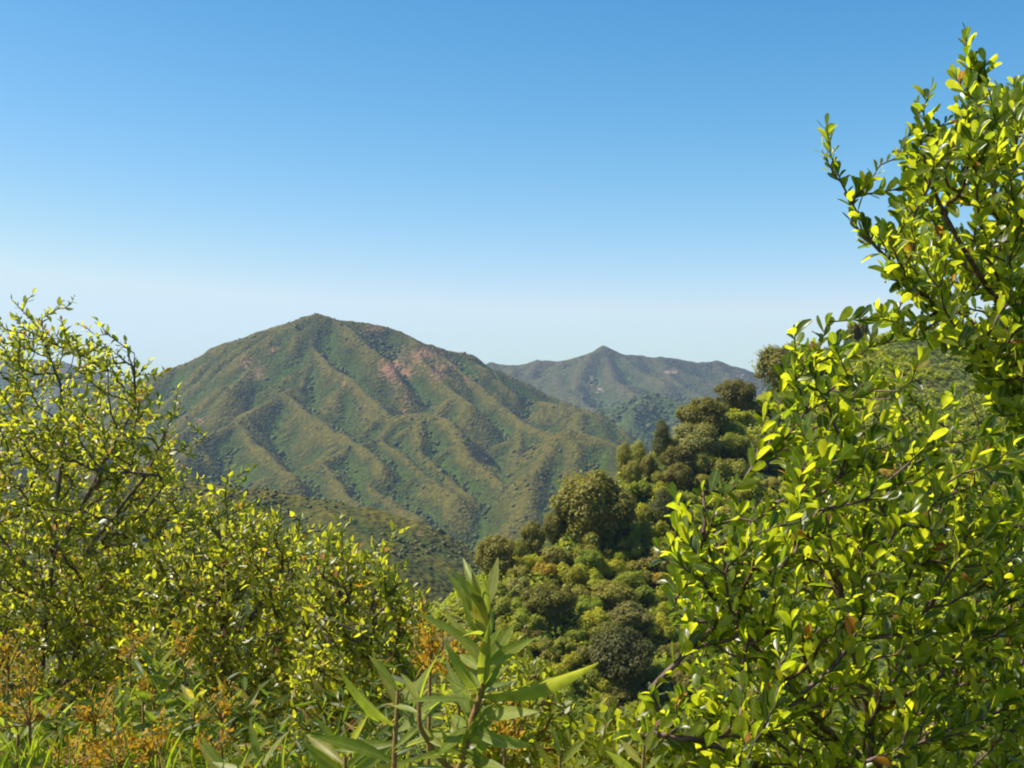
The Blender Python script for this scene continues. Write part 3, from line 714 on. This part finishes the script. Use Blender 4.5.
# ---- right, broad laurel below it
r1 = ground_at(900, 700, 2.4)
shB = Shrub(2, [[r1, at(905, 800, 2.35), at(880, 650, 2.3), at(850, 520, 2.2), at(835, 400, 2.2)],
                [at(905, 800, 2.35), at(960, 640, 2.4), at(985, 480, 2.45), at(960, 380, 2.4)],
                [at(905, 800, 2.35), at(800, 700, 2.15), at(740, 620, 2.05), at(705, 530, 2.0)],
                [at(905, 800, 2.35), at(800, 780, 2.1), at(700, 740, 2.0), at(640, 720, 2.0)]])
for t in [(703, 492, 2.0), (676, 500, 2.0), (660, 550, 2.0), (700, 560, 2.0), (672, 610, 2.05), (745, 480, 2.05), (768, 398, 2.1), (795, 328, 2.15), (828, 322, 2.2), (885, 315, 2.2), (845, 335, 2.2), (905, 340, 2.2), (940, 320, 2.3), (770, 440, 2.1), (650, 690, 2.0), (690, 650, 2.0), (628, 735, 1.95), (665, 720, 1.9), (870, 345, 2.1), (810, 350, 2.2), (780, 408, 2.15), (785, 365, 2.15)]:
    shB.reach(at(*t), True, upbias=.1)
fill(shB, [(800, 350), (845, 340), (905, 350), (960, 390), (1060, 420), (1070, 840), (630, 840), (640, 760), (680, 690), (690, 640), (668, 600), (660, 550), (680, 515), (710, 510), (750, 500), (795, 500), (775, 440), (785, 410)], 1350, 1.8, 2.9, 3, .04, 55, dens=lambda x, y: .3 if (x > 850 and y < 440) else 1.)
rt = empty('laurel_shrub', r1); shB.build(rt, T_OB, M_leafR, M_barkR,   .028, .0060, .15, .92, spread=.66, rmax=.011)
tag(rt, 'broad leafy laurel shrub filling the lower right, bright leaf tips against the wooded slope', 'shrub')

# ---- left, tall manzanita
r2 = ground_at(40, 700, 3.7)
shL = Shrub(3, [[r2, at(38, 760, 3.7), at(52, 560, 3.7), at(60, 450, 3.65), at(58, 380, 3.6), at(40, 320, 3.6)],
                [at(52, 560, 3.7), at(90, 490, 3.6), at(130, 410, 3.55), at(125, 360, 3.5)],
                [at(38, 760, 3.7), at(85, 560, 3.6), at(150, 480, 3.5), at(175, 430, 3.5)],
                [at(38, 760, 3.7), at(-10, 560, 3.8), at(-20, 420, 3.8)]])
for t in [(12, 300, 3.6), (33, 294, 3.6), (42, 318, 3.6), (62, 302, 3.5), (74, 298, 3.55), (98, 322, 3.5), (80, 325, 3.5), (126, 342, 3.5), (150, 360, 3.5), (165, 372, 3.5), (178, 388, 3.45), (205, 438, 3.45), (190, 425, 3.4), (110, 350, 3.5), (138, 365, 3.6), (5, 330, 3.6), (20, 345, 3.6), (195, 455, 3.5), (180, 405, 3.5)]:
    shL.reach(at(*t), True, upbias=.15)
fill(shL, [(-50, 340), (10, 312), (60, 318), (100, 340), (140, 372), (160, 395), (180, 430), (172, 452), (188, 462), (165, 500), (140, 540), (130, 620), (100, 720), (-50, 790)], 2300, 3.2, 4.3, 4, .06, 40,
     dens=lambda x, y: .45 + .55 * min(1, max(0, (y - 380) / 120)), bare=.04)
rt = empty('manzanita_shrub', r2); shL.build(rt, T_OV, M_leafL, M_bark, .022, .0068, .19, .85)
tag(rt, 'tall open manzanita shrub with grey branches rising past the left edge of the mountain', 'shrub')

# ---- mid-left manzanitas
def bush(seed, rpx, Y, stems, tips, poly, n, Y0, Y1, label, L=.021, hole=.02, bare=.03, mat=None, tpl=None, name='manzanita_shrub', bm=None, lf=.15):
    r = ground_at(rpx, 700, Y); sh = Shrub(seed, [[r] + [at(*p) for p in st] if i == 0 else [at(*p) for p in st] for i, st in enumerate(stems)])
    for t in tips: sh.reach(at(*t), True, upbias=.2)
    fill(sh, poly, n, Y0, Y1, seed + 50, hole, 40, bare=bare)
    rt = empty(name, r); sh.build(rt, tpl or T_OV, mat or M_leafL, bm or M_bark, L, .0068, lf * 1.15, .85)
    tag(rt, label, 'shrub'); return rt
bush(5, 235, 3.3, [[(235, 780, 3.3), (238, 640, 3.25), (235, 540, 3.2), (240, 490, 3.2)], [(238, 640, 3.25), (200, 560, 3.3), (185, 510, 3.3)], [(238, 640, 3.25), (280, 570, 3.2), (300, 535, 3.2)], [(235, 780, 3.3), (160, 680, 3.3), (140, 600, 3.3)]],
     [(230, 470, 3.2), (252, 468, 3.2), (262, 498, 3.2), (225, 490, 3.2), (205, 485, 3.2), (300, 520, 3.2), (280, 508, 3.2), (185, 495, 3.3), (242, 482, 3.2), (312, 528, 3.2)],
     [(118, 570), (150, 545), (185, 508), (230, 488), (262, 505), (300, 530), (310, 620), (300, 780), (130, 790), (115, 660)], 1700, 2.9, 3.8, 'rounded yellow-green manzanita shrub in front of the dark foothill, next to the tall open one')
bush(9, 165, 3.9, [[(165, 790, 3.9), (168, 650, 3.85), (165, 560, 3.8), (175, 500, 3.8)], [(168, 650, 3.85), (135, 580, 3.9)]],
     [(165, 480, 3.8), (190, 470, 3.8), (178, 490, 3.8), (150, 505, 3.8), (205, 478, 3.8)],
     [(100, 560), (140, 510), (170, 492), (205, 490), (225, 560), (220, 720), (90, 720)], 700, 3.5, 4.3, 'shaded manzanita shrub set back between the tall open manzanita and the rounded one')
bush(6, 345, 3.0, [[(345, 790, 3.0), (350, 680, 2.95), (345, 590, 2.9), (340, 540, 2.9)], [(350, 680, 2.95), (375, 600, 2.9), (385, 550, 2.9)], [(350, 680, 2.95), (310, 610, 3.0)], [(350, 680, 2.95), (400, 630, 2.9)]],
     [(395, 527, 2.85), (405, 530, 2.9), (385, 545, 2.85), (340, 517, 2.9), (350, 522, 2.9), (330, 530, 2.9), (372, 540, 2.9), (412, 585, 2.8), (425, 590, 2.9), (320, 528, 2.9), (405, 565, 2.9), (430, 610, 2.8)],
     [(300, 540), (340, 530), (375, 552), (400, 575), (428, 600), (430, 660), (400, 720), (380, 790), (280, 790), (290, 640)], 1300, 2.6, 3.4, 'smaller rounded manzanita shrub just left of the long-leaved sprig')
bush(7, 505, 2.4, [[(505, 800, 2.4), (515, 720, 2.4), (525, 650, 2.4)], [(515, 720, 2.4), (545, 690, 2.4)], [(515, 720, 2.4), (480, 690, 2.4)]],
     [(528, 622, 2.4), (540, 640, 2.4), (550, 655, 2.4), (518, 640, 2.4), (536, 668, 2.3), (556, 690, 2.3)],
     [(440, 680), (480, 660), (525, 650), (550, 680), (570, 720), (580, 800), (430, 800)], 420, 2.1, 2.7, 'small pale shrub with tiny leaves behind the long-leaved sprig', .02, .0, .0, M_leafS, T_OV, 'shrub', M_stem, .12)
bush(8, 625, 2.3, [[(625, 800, 2.3), (625, 745, 2.3), (630, 715, 2.3)], [(625, 790, 2.3), (580, 750, 2.3)], [(625, 790, 2.3), (670, 740, 2.3)]],
     [(572, 715, 2.3), (600, 702, 2.3), (640, 700, 2.3), (655, 690, 2.3), (680, 715, 2.3), (618, 712, 2.3)],
     [(560, 730), (600, 718), (640, 712), (690, 720), (700, 800), (555, 800)], 380, 2.0, 2.7, 'low sunlit seedling shrub in front of the dark ravine', .028, -.1, .0, M_leafS, T_OV, 'shrub', M_stem, .12)

# ---- long-leaved sprigs
def sprig(stems, leaves, rpx, Y, label, group=None, width=1., seed=0, extra=0):
    g = np.random.default_rng(seed + 300)
    r = ground_at(rpx, 700, Y); rt = empty('yerba_santa', r); off = np.array(r)
    parts = []
    for k, st in enumerate(stems):
        pts = np.array(([r] if k == 0 else []) + [at(*p) for p in st])
        t = np.linspace(0, 1, len(pts)); tt = np.linspace(0, 1, len(pts) * 4)
        q = np.stack([np.interp(tt, t, pts[:, c]) for c in range(3)], -1); q[1:-1] = (q[:-2] + 2 * q[1:-1] + q[2:]) / 4
        parts.append(tube(q - off, np.linspace(.0042 if k == 0 else .003, .0018, len(q)), 7))
    V, F = join(parts); link('stem', mesh_np('stem', V, F, M_stem), rt)
    C, D, N, LL, cu = [], [], [], [], []
    for (bx, by, tx, ty, dy) in leaves:
        a = at(bx, by, Y); b = at(tx, ty, Y + dy); d = b - a; L = np.linalg.norm(d)
        C.append(a); D.append(d); N.append(np.array([-.15, -.75, .65]) + g.normal(0, .5, 3)); LL.append(L); cu.append(g.uniform(.2, 1.6))
    if extra:
        tips_ = np.array([at(*p) for p in stems[0]])
        for i in range(extra):
            t = g.uniform(.1, .86) * (len(tips_) - 1); k = min(int(t), len(tips_) - 2); p = tips_[k] + (tips_[k + 1] - tips_[k]) * (t - k)
            a_ = i * 2.4; o_ = .45 + .7 * (1 - t / (len(tips_) - 1)) + g.uniform(0, .25)
            C.append(p); D.append(np.array([math.cos(a_) * o_, math.sin(a_) * o_ - .1, 1.])); N.append(np.array([-.15, -.75, .4]) + g.normal(0, .5, 3)); LL.append(g.uniform(.03, .062)); cu.append(g.uniform(-.5, 2.5))
    V, F = leaves_geo(T_LA, np.array(C), np.array(D), np.array(N), np.array(LL), width * 1.15, np.array(cu))
    link('leaves', mesh_np('leaves', V - off, F, M_leafY, rib(T_LA, V)), rt)
    tag(rt, label, 'plant', group); return rt
def z4(*a):  # points measured in an enlarged view of the sprig
    return tuple(v / 3.096 + (400 if i % 2 == 0 else 520) for i, v in enumerate(a))
hl = []
for a, dy in [((265, 270, 183, 108), .02), ((270, 275, 302, 112), .03), ((272, 390, 222, 175), -.02), ((275, 320, 358, 185), .03), ((262, 410, 58, 272), -.03), ((270, 455, 380, 368), -.05), ((264, 470, 355, 295), .05), ((255, 545, 618, 510), -.01), ((245, 560, 15, 545), -.04),
              ((60, 590, 76, 412), .0), ((60, 570, 8, 465), .03), ((232, 610, 416, 585), -.05), ((205, 640, 118, 722), -.06), ((262, 470, 165, 400), .04), ((268, 340, 232, 255), .04), ((225, 560, 118, 450), -.05), ((245, 520, 160, 530), -.06), ((220, 640, 330, 700), -.05), ((215, 650, 150, 600), .05),
              ((250, 540, 360, 480), .06), ((210, 680, 420, 690), .02), ((195, 740, 120, 650), .0), ((262, 430, 300, 330), -.04), ((266, 360, 190, 330), -.04), ((200, 720, 60, 720), -.04), ((230, 620, 300, 540), .04), ((270, 300, 262, 180), -.02), ((200, 700, 260, 770), -.03), ((60, 600, -30, 560), .02), ((60, 620, 130, 540), .03),
              ((190, 740, 330, 760), -.05), ((60, 640, -20, 700), -.02), ((70, 640, 110, 700), -.04), ((250, 500, 330, 430), .06)]:
    hl.append((*z4(*a), dy))
hst = [(452, 790), z4(200, 720), z4(215, 640), z4(250, 540), z4(268, 430), z4(272, 290), z4(262, 235)]
sprig([[(*p, 1.28) for p in hst], [(*z4(195, 800), 1.28), (*z4(120, 740), 1.27), (*z4(60, 640), 1.26), (*z4(58, 560), 1.26)]], hl, 452, 1.28, 'large upright sprig with long pale green leaves in the middle of the view', width=.62, seed=1, extra=22)
def auto_sprig(px, top, bot, Y, n, L, label, seed, lean=0):
    g = np.random.default_rng(seed); lv = []
    sc = FPX / Y * L
    for i in range(n):
        t = i / max(1, n - 1); by = top + (bot - top) * t * .9; bx = px + lean * (1 - t) + (bot - top) * 0
        a = R(g.uniform(15, 40) + 50 * t) * (1 if i % 2 else -1) + g.normal(0, .15)
        l = sc * g.uniform(.7, 1.15) * (.7 + .3 * min(1, t * 3))
        lv.append((bx, by, bx + math.sin(a) * l, by - math.cos(a) * l, g.uniform(-.05, .05)))
    sprig([[(px, bot + 40, Y), (px + lean * .5, (top + bot) / 2, Y), (px + lean, top, Y)]], lv, px, Y, label, 'long-leaved sprigs among the shrubs', .62, seed)
for i, (px, top, bot, Y, n, L, lab, lean) in enumerate([
    (345, 755, 800, 1.5, 9, .075, 'low sprig of long leaves at the bottom edge, just left of the large sprig', 0),
    (392, 690, 790, 1.45, 11, .075, 'long-leaved sprig overlapping the left side of the large sprig', 6),
    (262, 765, 810, 1.6, 9, .07, 'short sprig of upright long leaves at the bottom below the rounded manzanita', 0),
    (232, 770, 810, 1.65, 7, .07, 'small sprig with few leaves beside the short upright sprig at the bottom', -4),
    (152, 650, 760, 2.4, 30, .056, 'dark upright long-leaved sprig against the rounded manzanita, topmost of the small sprigs', 4),
    (108, 705, 790, 2.3, 28, .056, 'dark sprig of long leaves between the dried orange flowers and tall manzanita stem', 6),
    (60, 720, 790, 2.2, 28, .056, 'leafy dark sprig low beside the tall manzanita stem', -4),
    (190, 700, 790, 2.2, 28, .056, 'dark spreading sprig of long leaves below the rounded manzanita', 5),
    (15, 735, 800, 2.0, 24, .056, 'sprig of long leaves in the bottom left corner', 3),
    (560, 755, 810, 1.7, 6, .06, 'little sprig of narrow leaves by the pale shrub with tiny leaves', 0),
    (640, 745, 820, 1.7, 8, .06, 'narrow-leaved sprig in front of the low sunlit seedling shrub', 4)]):
    auto_sprig(px, top, bot, Y, n, L, lab, 500 + i, lean)

# ---- dried orange flower heads
def dried(px, py, w, h, Y, label, seed, n=120):
    g = np.random.default_rng(seed); r = ground_at(px, 700, Y); rt = empty('dried_flower', r); off = np.array(r)
    parts = []; C, D, N, LL = [], [], [], []
    c = at(px, py, Y); m = Y / FPX
    hub = at(px, py + h * .5, Y)
    parts.append(tube(np.array([r, (r + hub) / 2 + g.normal(0, .02, 3), hub]) - off, [.004, .003, .0022], 5))
    for i in range(max(7, n // 9)):
        e = c + np.array([g.uniform(-.5, .5) * w * m, g.uniform(-.5, .5) * w * m, g.uniform(-.45, .5) * h * m])
        mid = (hub + e) / 2 + g.normal(0, .006, 3)
        q = np.array([hub, mid, e]); parts.append(tube(q - off, [.0011, .0008, .0005], 4))
        for k in range(12):
            t = g.uniform(.35, 1.05); p = hub + (e - hub) * t + g.normal(0, .004, 3)
            C.append(p); D.append(norm((e - hub)[None])[0] + g.normal(0, .6, 3)); N.append(g.normal(0, 1, 3)); LL.append(g.uniform(.004, .010))
    V, F = join(parts); link('stem', mesh_np('stem', V, F, M_stem), rt)
    V, F = leaves_geo(T_OV, np.array(C), np.array(D), np.array(N), np.array(LL), .9)
    link('flower_head', mesh_np('flower_head', V - off, F, M_orange), rt)
    tag(rt, label, 'dried flower', 'dried orange flower heads among the shrubs')
for i, a in enumerate([
    (30, 690, 90, 70, 1.9, 'feathery rust-orange dried flower spray by the left edge beside the tall manzanita stem', 170),
    (8, 640, 36, 60, 2.2, 'narrow orange dried flower spray at the left edge, highest on the stem side', 80),
    (75, 745, 70, 40, 1.8, 'golden dried flower head low beside the bottom left corner sprig', 150),
    (120, 742, 70, 44, 1.75, 'golden-orange dried flower head at the bottom, between two dark sprigs', 170),
    (160, 735, 50, 46, 1.8, 'bushy yellow-orange dried flower head at the foot of the spreading sprig', 150),
    (143, 680, 24, 46, 2.1, 'tall thin orange dried flower spike standing before the upright dark sprig', 70),
    (222, 700, 40, 40, 2.0, 'bright orange dried flower head under the rounded manzanita', 110),
    (212, 740, 34, 30, 1.9, 'small rusty dried flower head just beneath the bright orange one', 80),
    (130, 640, 30, 30, 2.4, 'small orange dried flower head above the dark sprigs on the tall manzanita side', 70),
    (185, 640, 30, 30, 2.4, 'small orange dried flower head against the base of the rounded manzanita', 70),
    (430, 640, 50, 56, 1.7, 'yellow-orange dried flower spray immediately left of the large sprig', 130),
    (95, 700, 44, 44, 2.0, 'loose orange dried flower spray right of the feathery rust-orange one', 120),
    (460, 655, 44, 50, 1.75, 'pale yellow dried flower spray directly behind the large sprig', 120),
    (505, 725, 44, 50, 1.5, 'orange withered flower spray at the right foot of the large sprig', 90)]):
    dried(*a[:5], a[5], 700 + i, a[6])

# ---- grass at the bottom left
g = np.random.default_rng(41); n = 650
px = g.uniform(-40, 420, n); Yg = g.uniform(1.5, 2.6, n); py = g.uniform(745, 810, n) - (px < 200) * g.uniform(0, 25, n)
B = np.array([at(a, b, c) for a, b, c in zip(px, py, Yg)]); Lg = g.uniform(.025, .065, n)
B[:, 2] -= Lg * .6
V, F = leaves_geo(T_LA, B, np.stack([g.normal(0, .25, n), g.normal(0, .25, n), np.ones(n)], -1), g.normal(0, 1, (n, 3)), Lg, .16, g.uniform(0, 2, n))
tag(link('grass', mesh_np('grass', V, F, M_grass)), 'fresh green grass blades along the foot of the shrubs', 'grass', kind='stuff')

g = np.random.default_rng(43); n = 1500
px = g.uniform(-40, 430, n); Yg = g.uniform(1.9, 2.9, n); py = 680 + 110 * g.random(n) ** .7 + 14 * np.sin(px / 37.)
B = np.array([at(a, b, c) for a, b, c in zip(px, py, Yg)]); Lg = g.uniform(.02, .045, n)
V, F = leaves_geo(T_LA, B, np.stack([g.normal(0, .8, n), g.normal(0, .8, n), g.uniform(.1, 1, n)], -1), np.stack([g.normal(-.1, .6, n), g.normal(-.6, .5, n), g.normal(.5, .5, n)], -1), Lg, .8, g.uniform(0, 2, n))
tag(link('ground_cover', mesh_np('ground_cover', V, F, M_cover, rib(T_LA, V))), 'tangle of narrow green leaves at the foot of the manzanitas', 'ground cover', kind='stuff')

# ------------------------------------------------------------------ light, sky, air
EL, AZ = R(55), R(-90)          # high sun on the left of the view
sd_ = Vector((math.sin(AZ) * math.cos(EL), math.cos(AZ) * math.cos(EL), math.sin(EL)))
sl = bpy.data.lights.new('sun', 'SUN'); sl.energy = 5.0; sl.angle = R(.55); sl.color = (1, .93, .81)
so = bpy.data.objects.new('sun', sl); COL.objects.link(so); so.rotation_euler = sd_.to_track_quat('Z', 'Y').to_euler(); so.location = (50, 50, 300)
w = bpy.data.worlds.new('World'); S.world = w; w.use_nodes = True
nt = w.node_tree; nt.nodes.clear()
sky = nt.nodes.new('ShaderNodeTexSky'); sky.sky_type = 'NISHITA'; sky.sun_disc = False
sky.sun_elevation = EL; sky.sun_rotation = AZ; sky.altitude = 600; sky.air_density = 1.0; sky.dust_density = 1.2; sky.ozone_density = 3.0
sep = nt.nodes.new('ShaderNodeSeparateColor'); cmb = nt.nodes.new('ShaderNodeCombineColor')
nt.links.new(sky.outputs[0], sep.inputs[0])
for c_, (ref, out, gam) in enumerate([(3.42, 3.88, 2.65), (4.62, 4.6, 1.5), (5.39, 5.0, 1.2)]):      # deeper blue overhead, pale at the horizon
    d_ = nt.nodes.new('ShaderNodeMath'); d_.operation = 'DIVIDE'; d_.inputs[1].default_value = ref
    p_ = nt.nodes.new('ShaderNodeMath'); p_.operation = 'POWER'; p_.inputs[1].default_value = gam
    m_ = nt.nodes.new('ShaderNodeMath'); m_.operation = 'MULTIPLY'; m_.inputs[1].default_value = out
    nt.links.new(sep.outputs[c_], d_.inputs[0]); nt.links.new(d_.outputs[0], p_.inputs[0]); nt.links.new(p_.outputs[0], m_.inputs[0]); n_ = nt.nodes.new('ShaderNodeMath'); n_.operation = 'MINIMUM'; n_.inputs[1].default_value = out * (1.0, 1.05, 1.06)[c_]; nt.links.new(m_.outputs[0], n_.inputs[0]); nt.links.new(n_.outputs[0], cmb.inputs[c_])
bg = nt.nodes.new('ShaderNodeBackground'); bg.inputs[1].default_value = .1
wo = nt.nodes.new('ShaderNodeOutputWorld')
nt.links.new(cmb.outputs[0], bg.inputs[0]); nt.links.new(bg.outputs[0], wo.inputs[0])

hz = NT('air'); pv = hz.n('ShaderNodeVolumePrincipled'); pv.inputs['Color'].default_value = (.50, .68, 1, 1); pv.inputs['Density'].default_value = 7.5e-5; pv.inputs['Anisotropy'].default_value = .2
hz.l(pv.outputs[0], hz.out.inputs['Volume'])
bv = np.array([(x, y, z) for x in (-14500, 14500) for y in (-6500, 14500) for z in (-160, 240)], float)
bf = [(0, 1, 3, 2), (4, 6, 7, 5), (0, 4, 5, 1), (2, 3, 7, 6), (0, 2, 6, 4), (1, 5, 7, 3)]
tag(link('haze', mesh_np('haze', bv, bf, hz.m, smooth=False)), 'thin blue air between the hills', 'haze', kind='stuff')

S.view_settings.view_transform = 'Standard'; S.view_settings.look = 'None'; S.view_settings.exposure = .85; S.view_settings.gamma = 1
S.render.engine = 'CYCLES'
S.cycles.max_bounces = 8; S.cycles.diffuse_bounces = 4; S.cycles.transmission_bounces = 4; S.cycles.glossy_bounces = 2; S.cycles.volume_bounces = 0
S.cycles.use_denoising = True
S.cycles.filter_width = 2.0
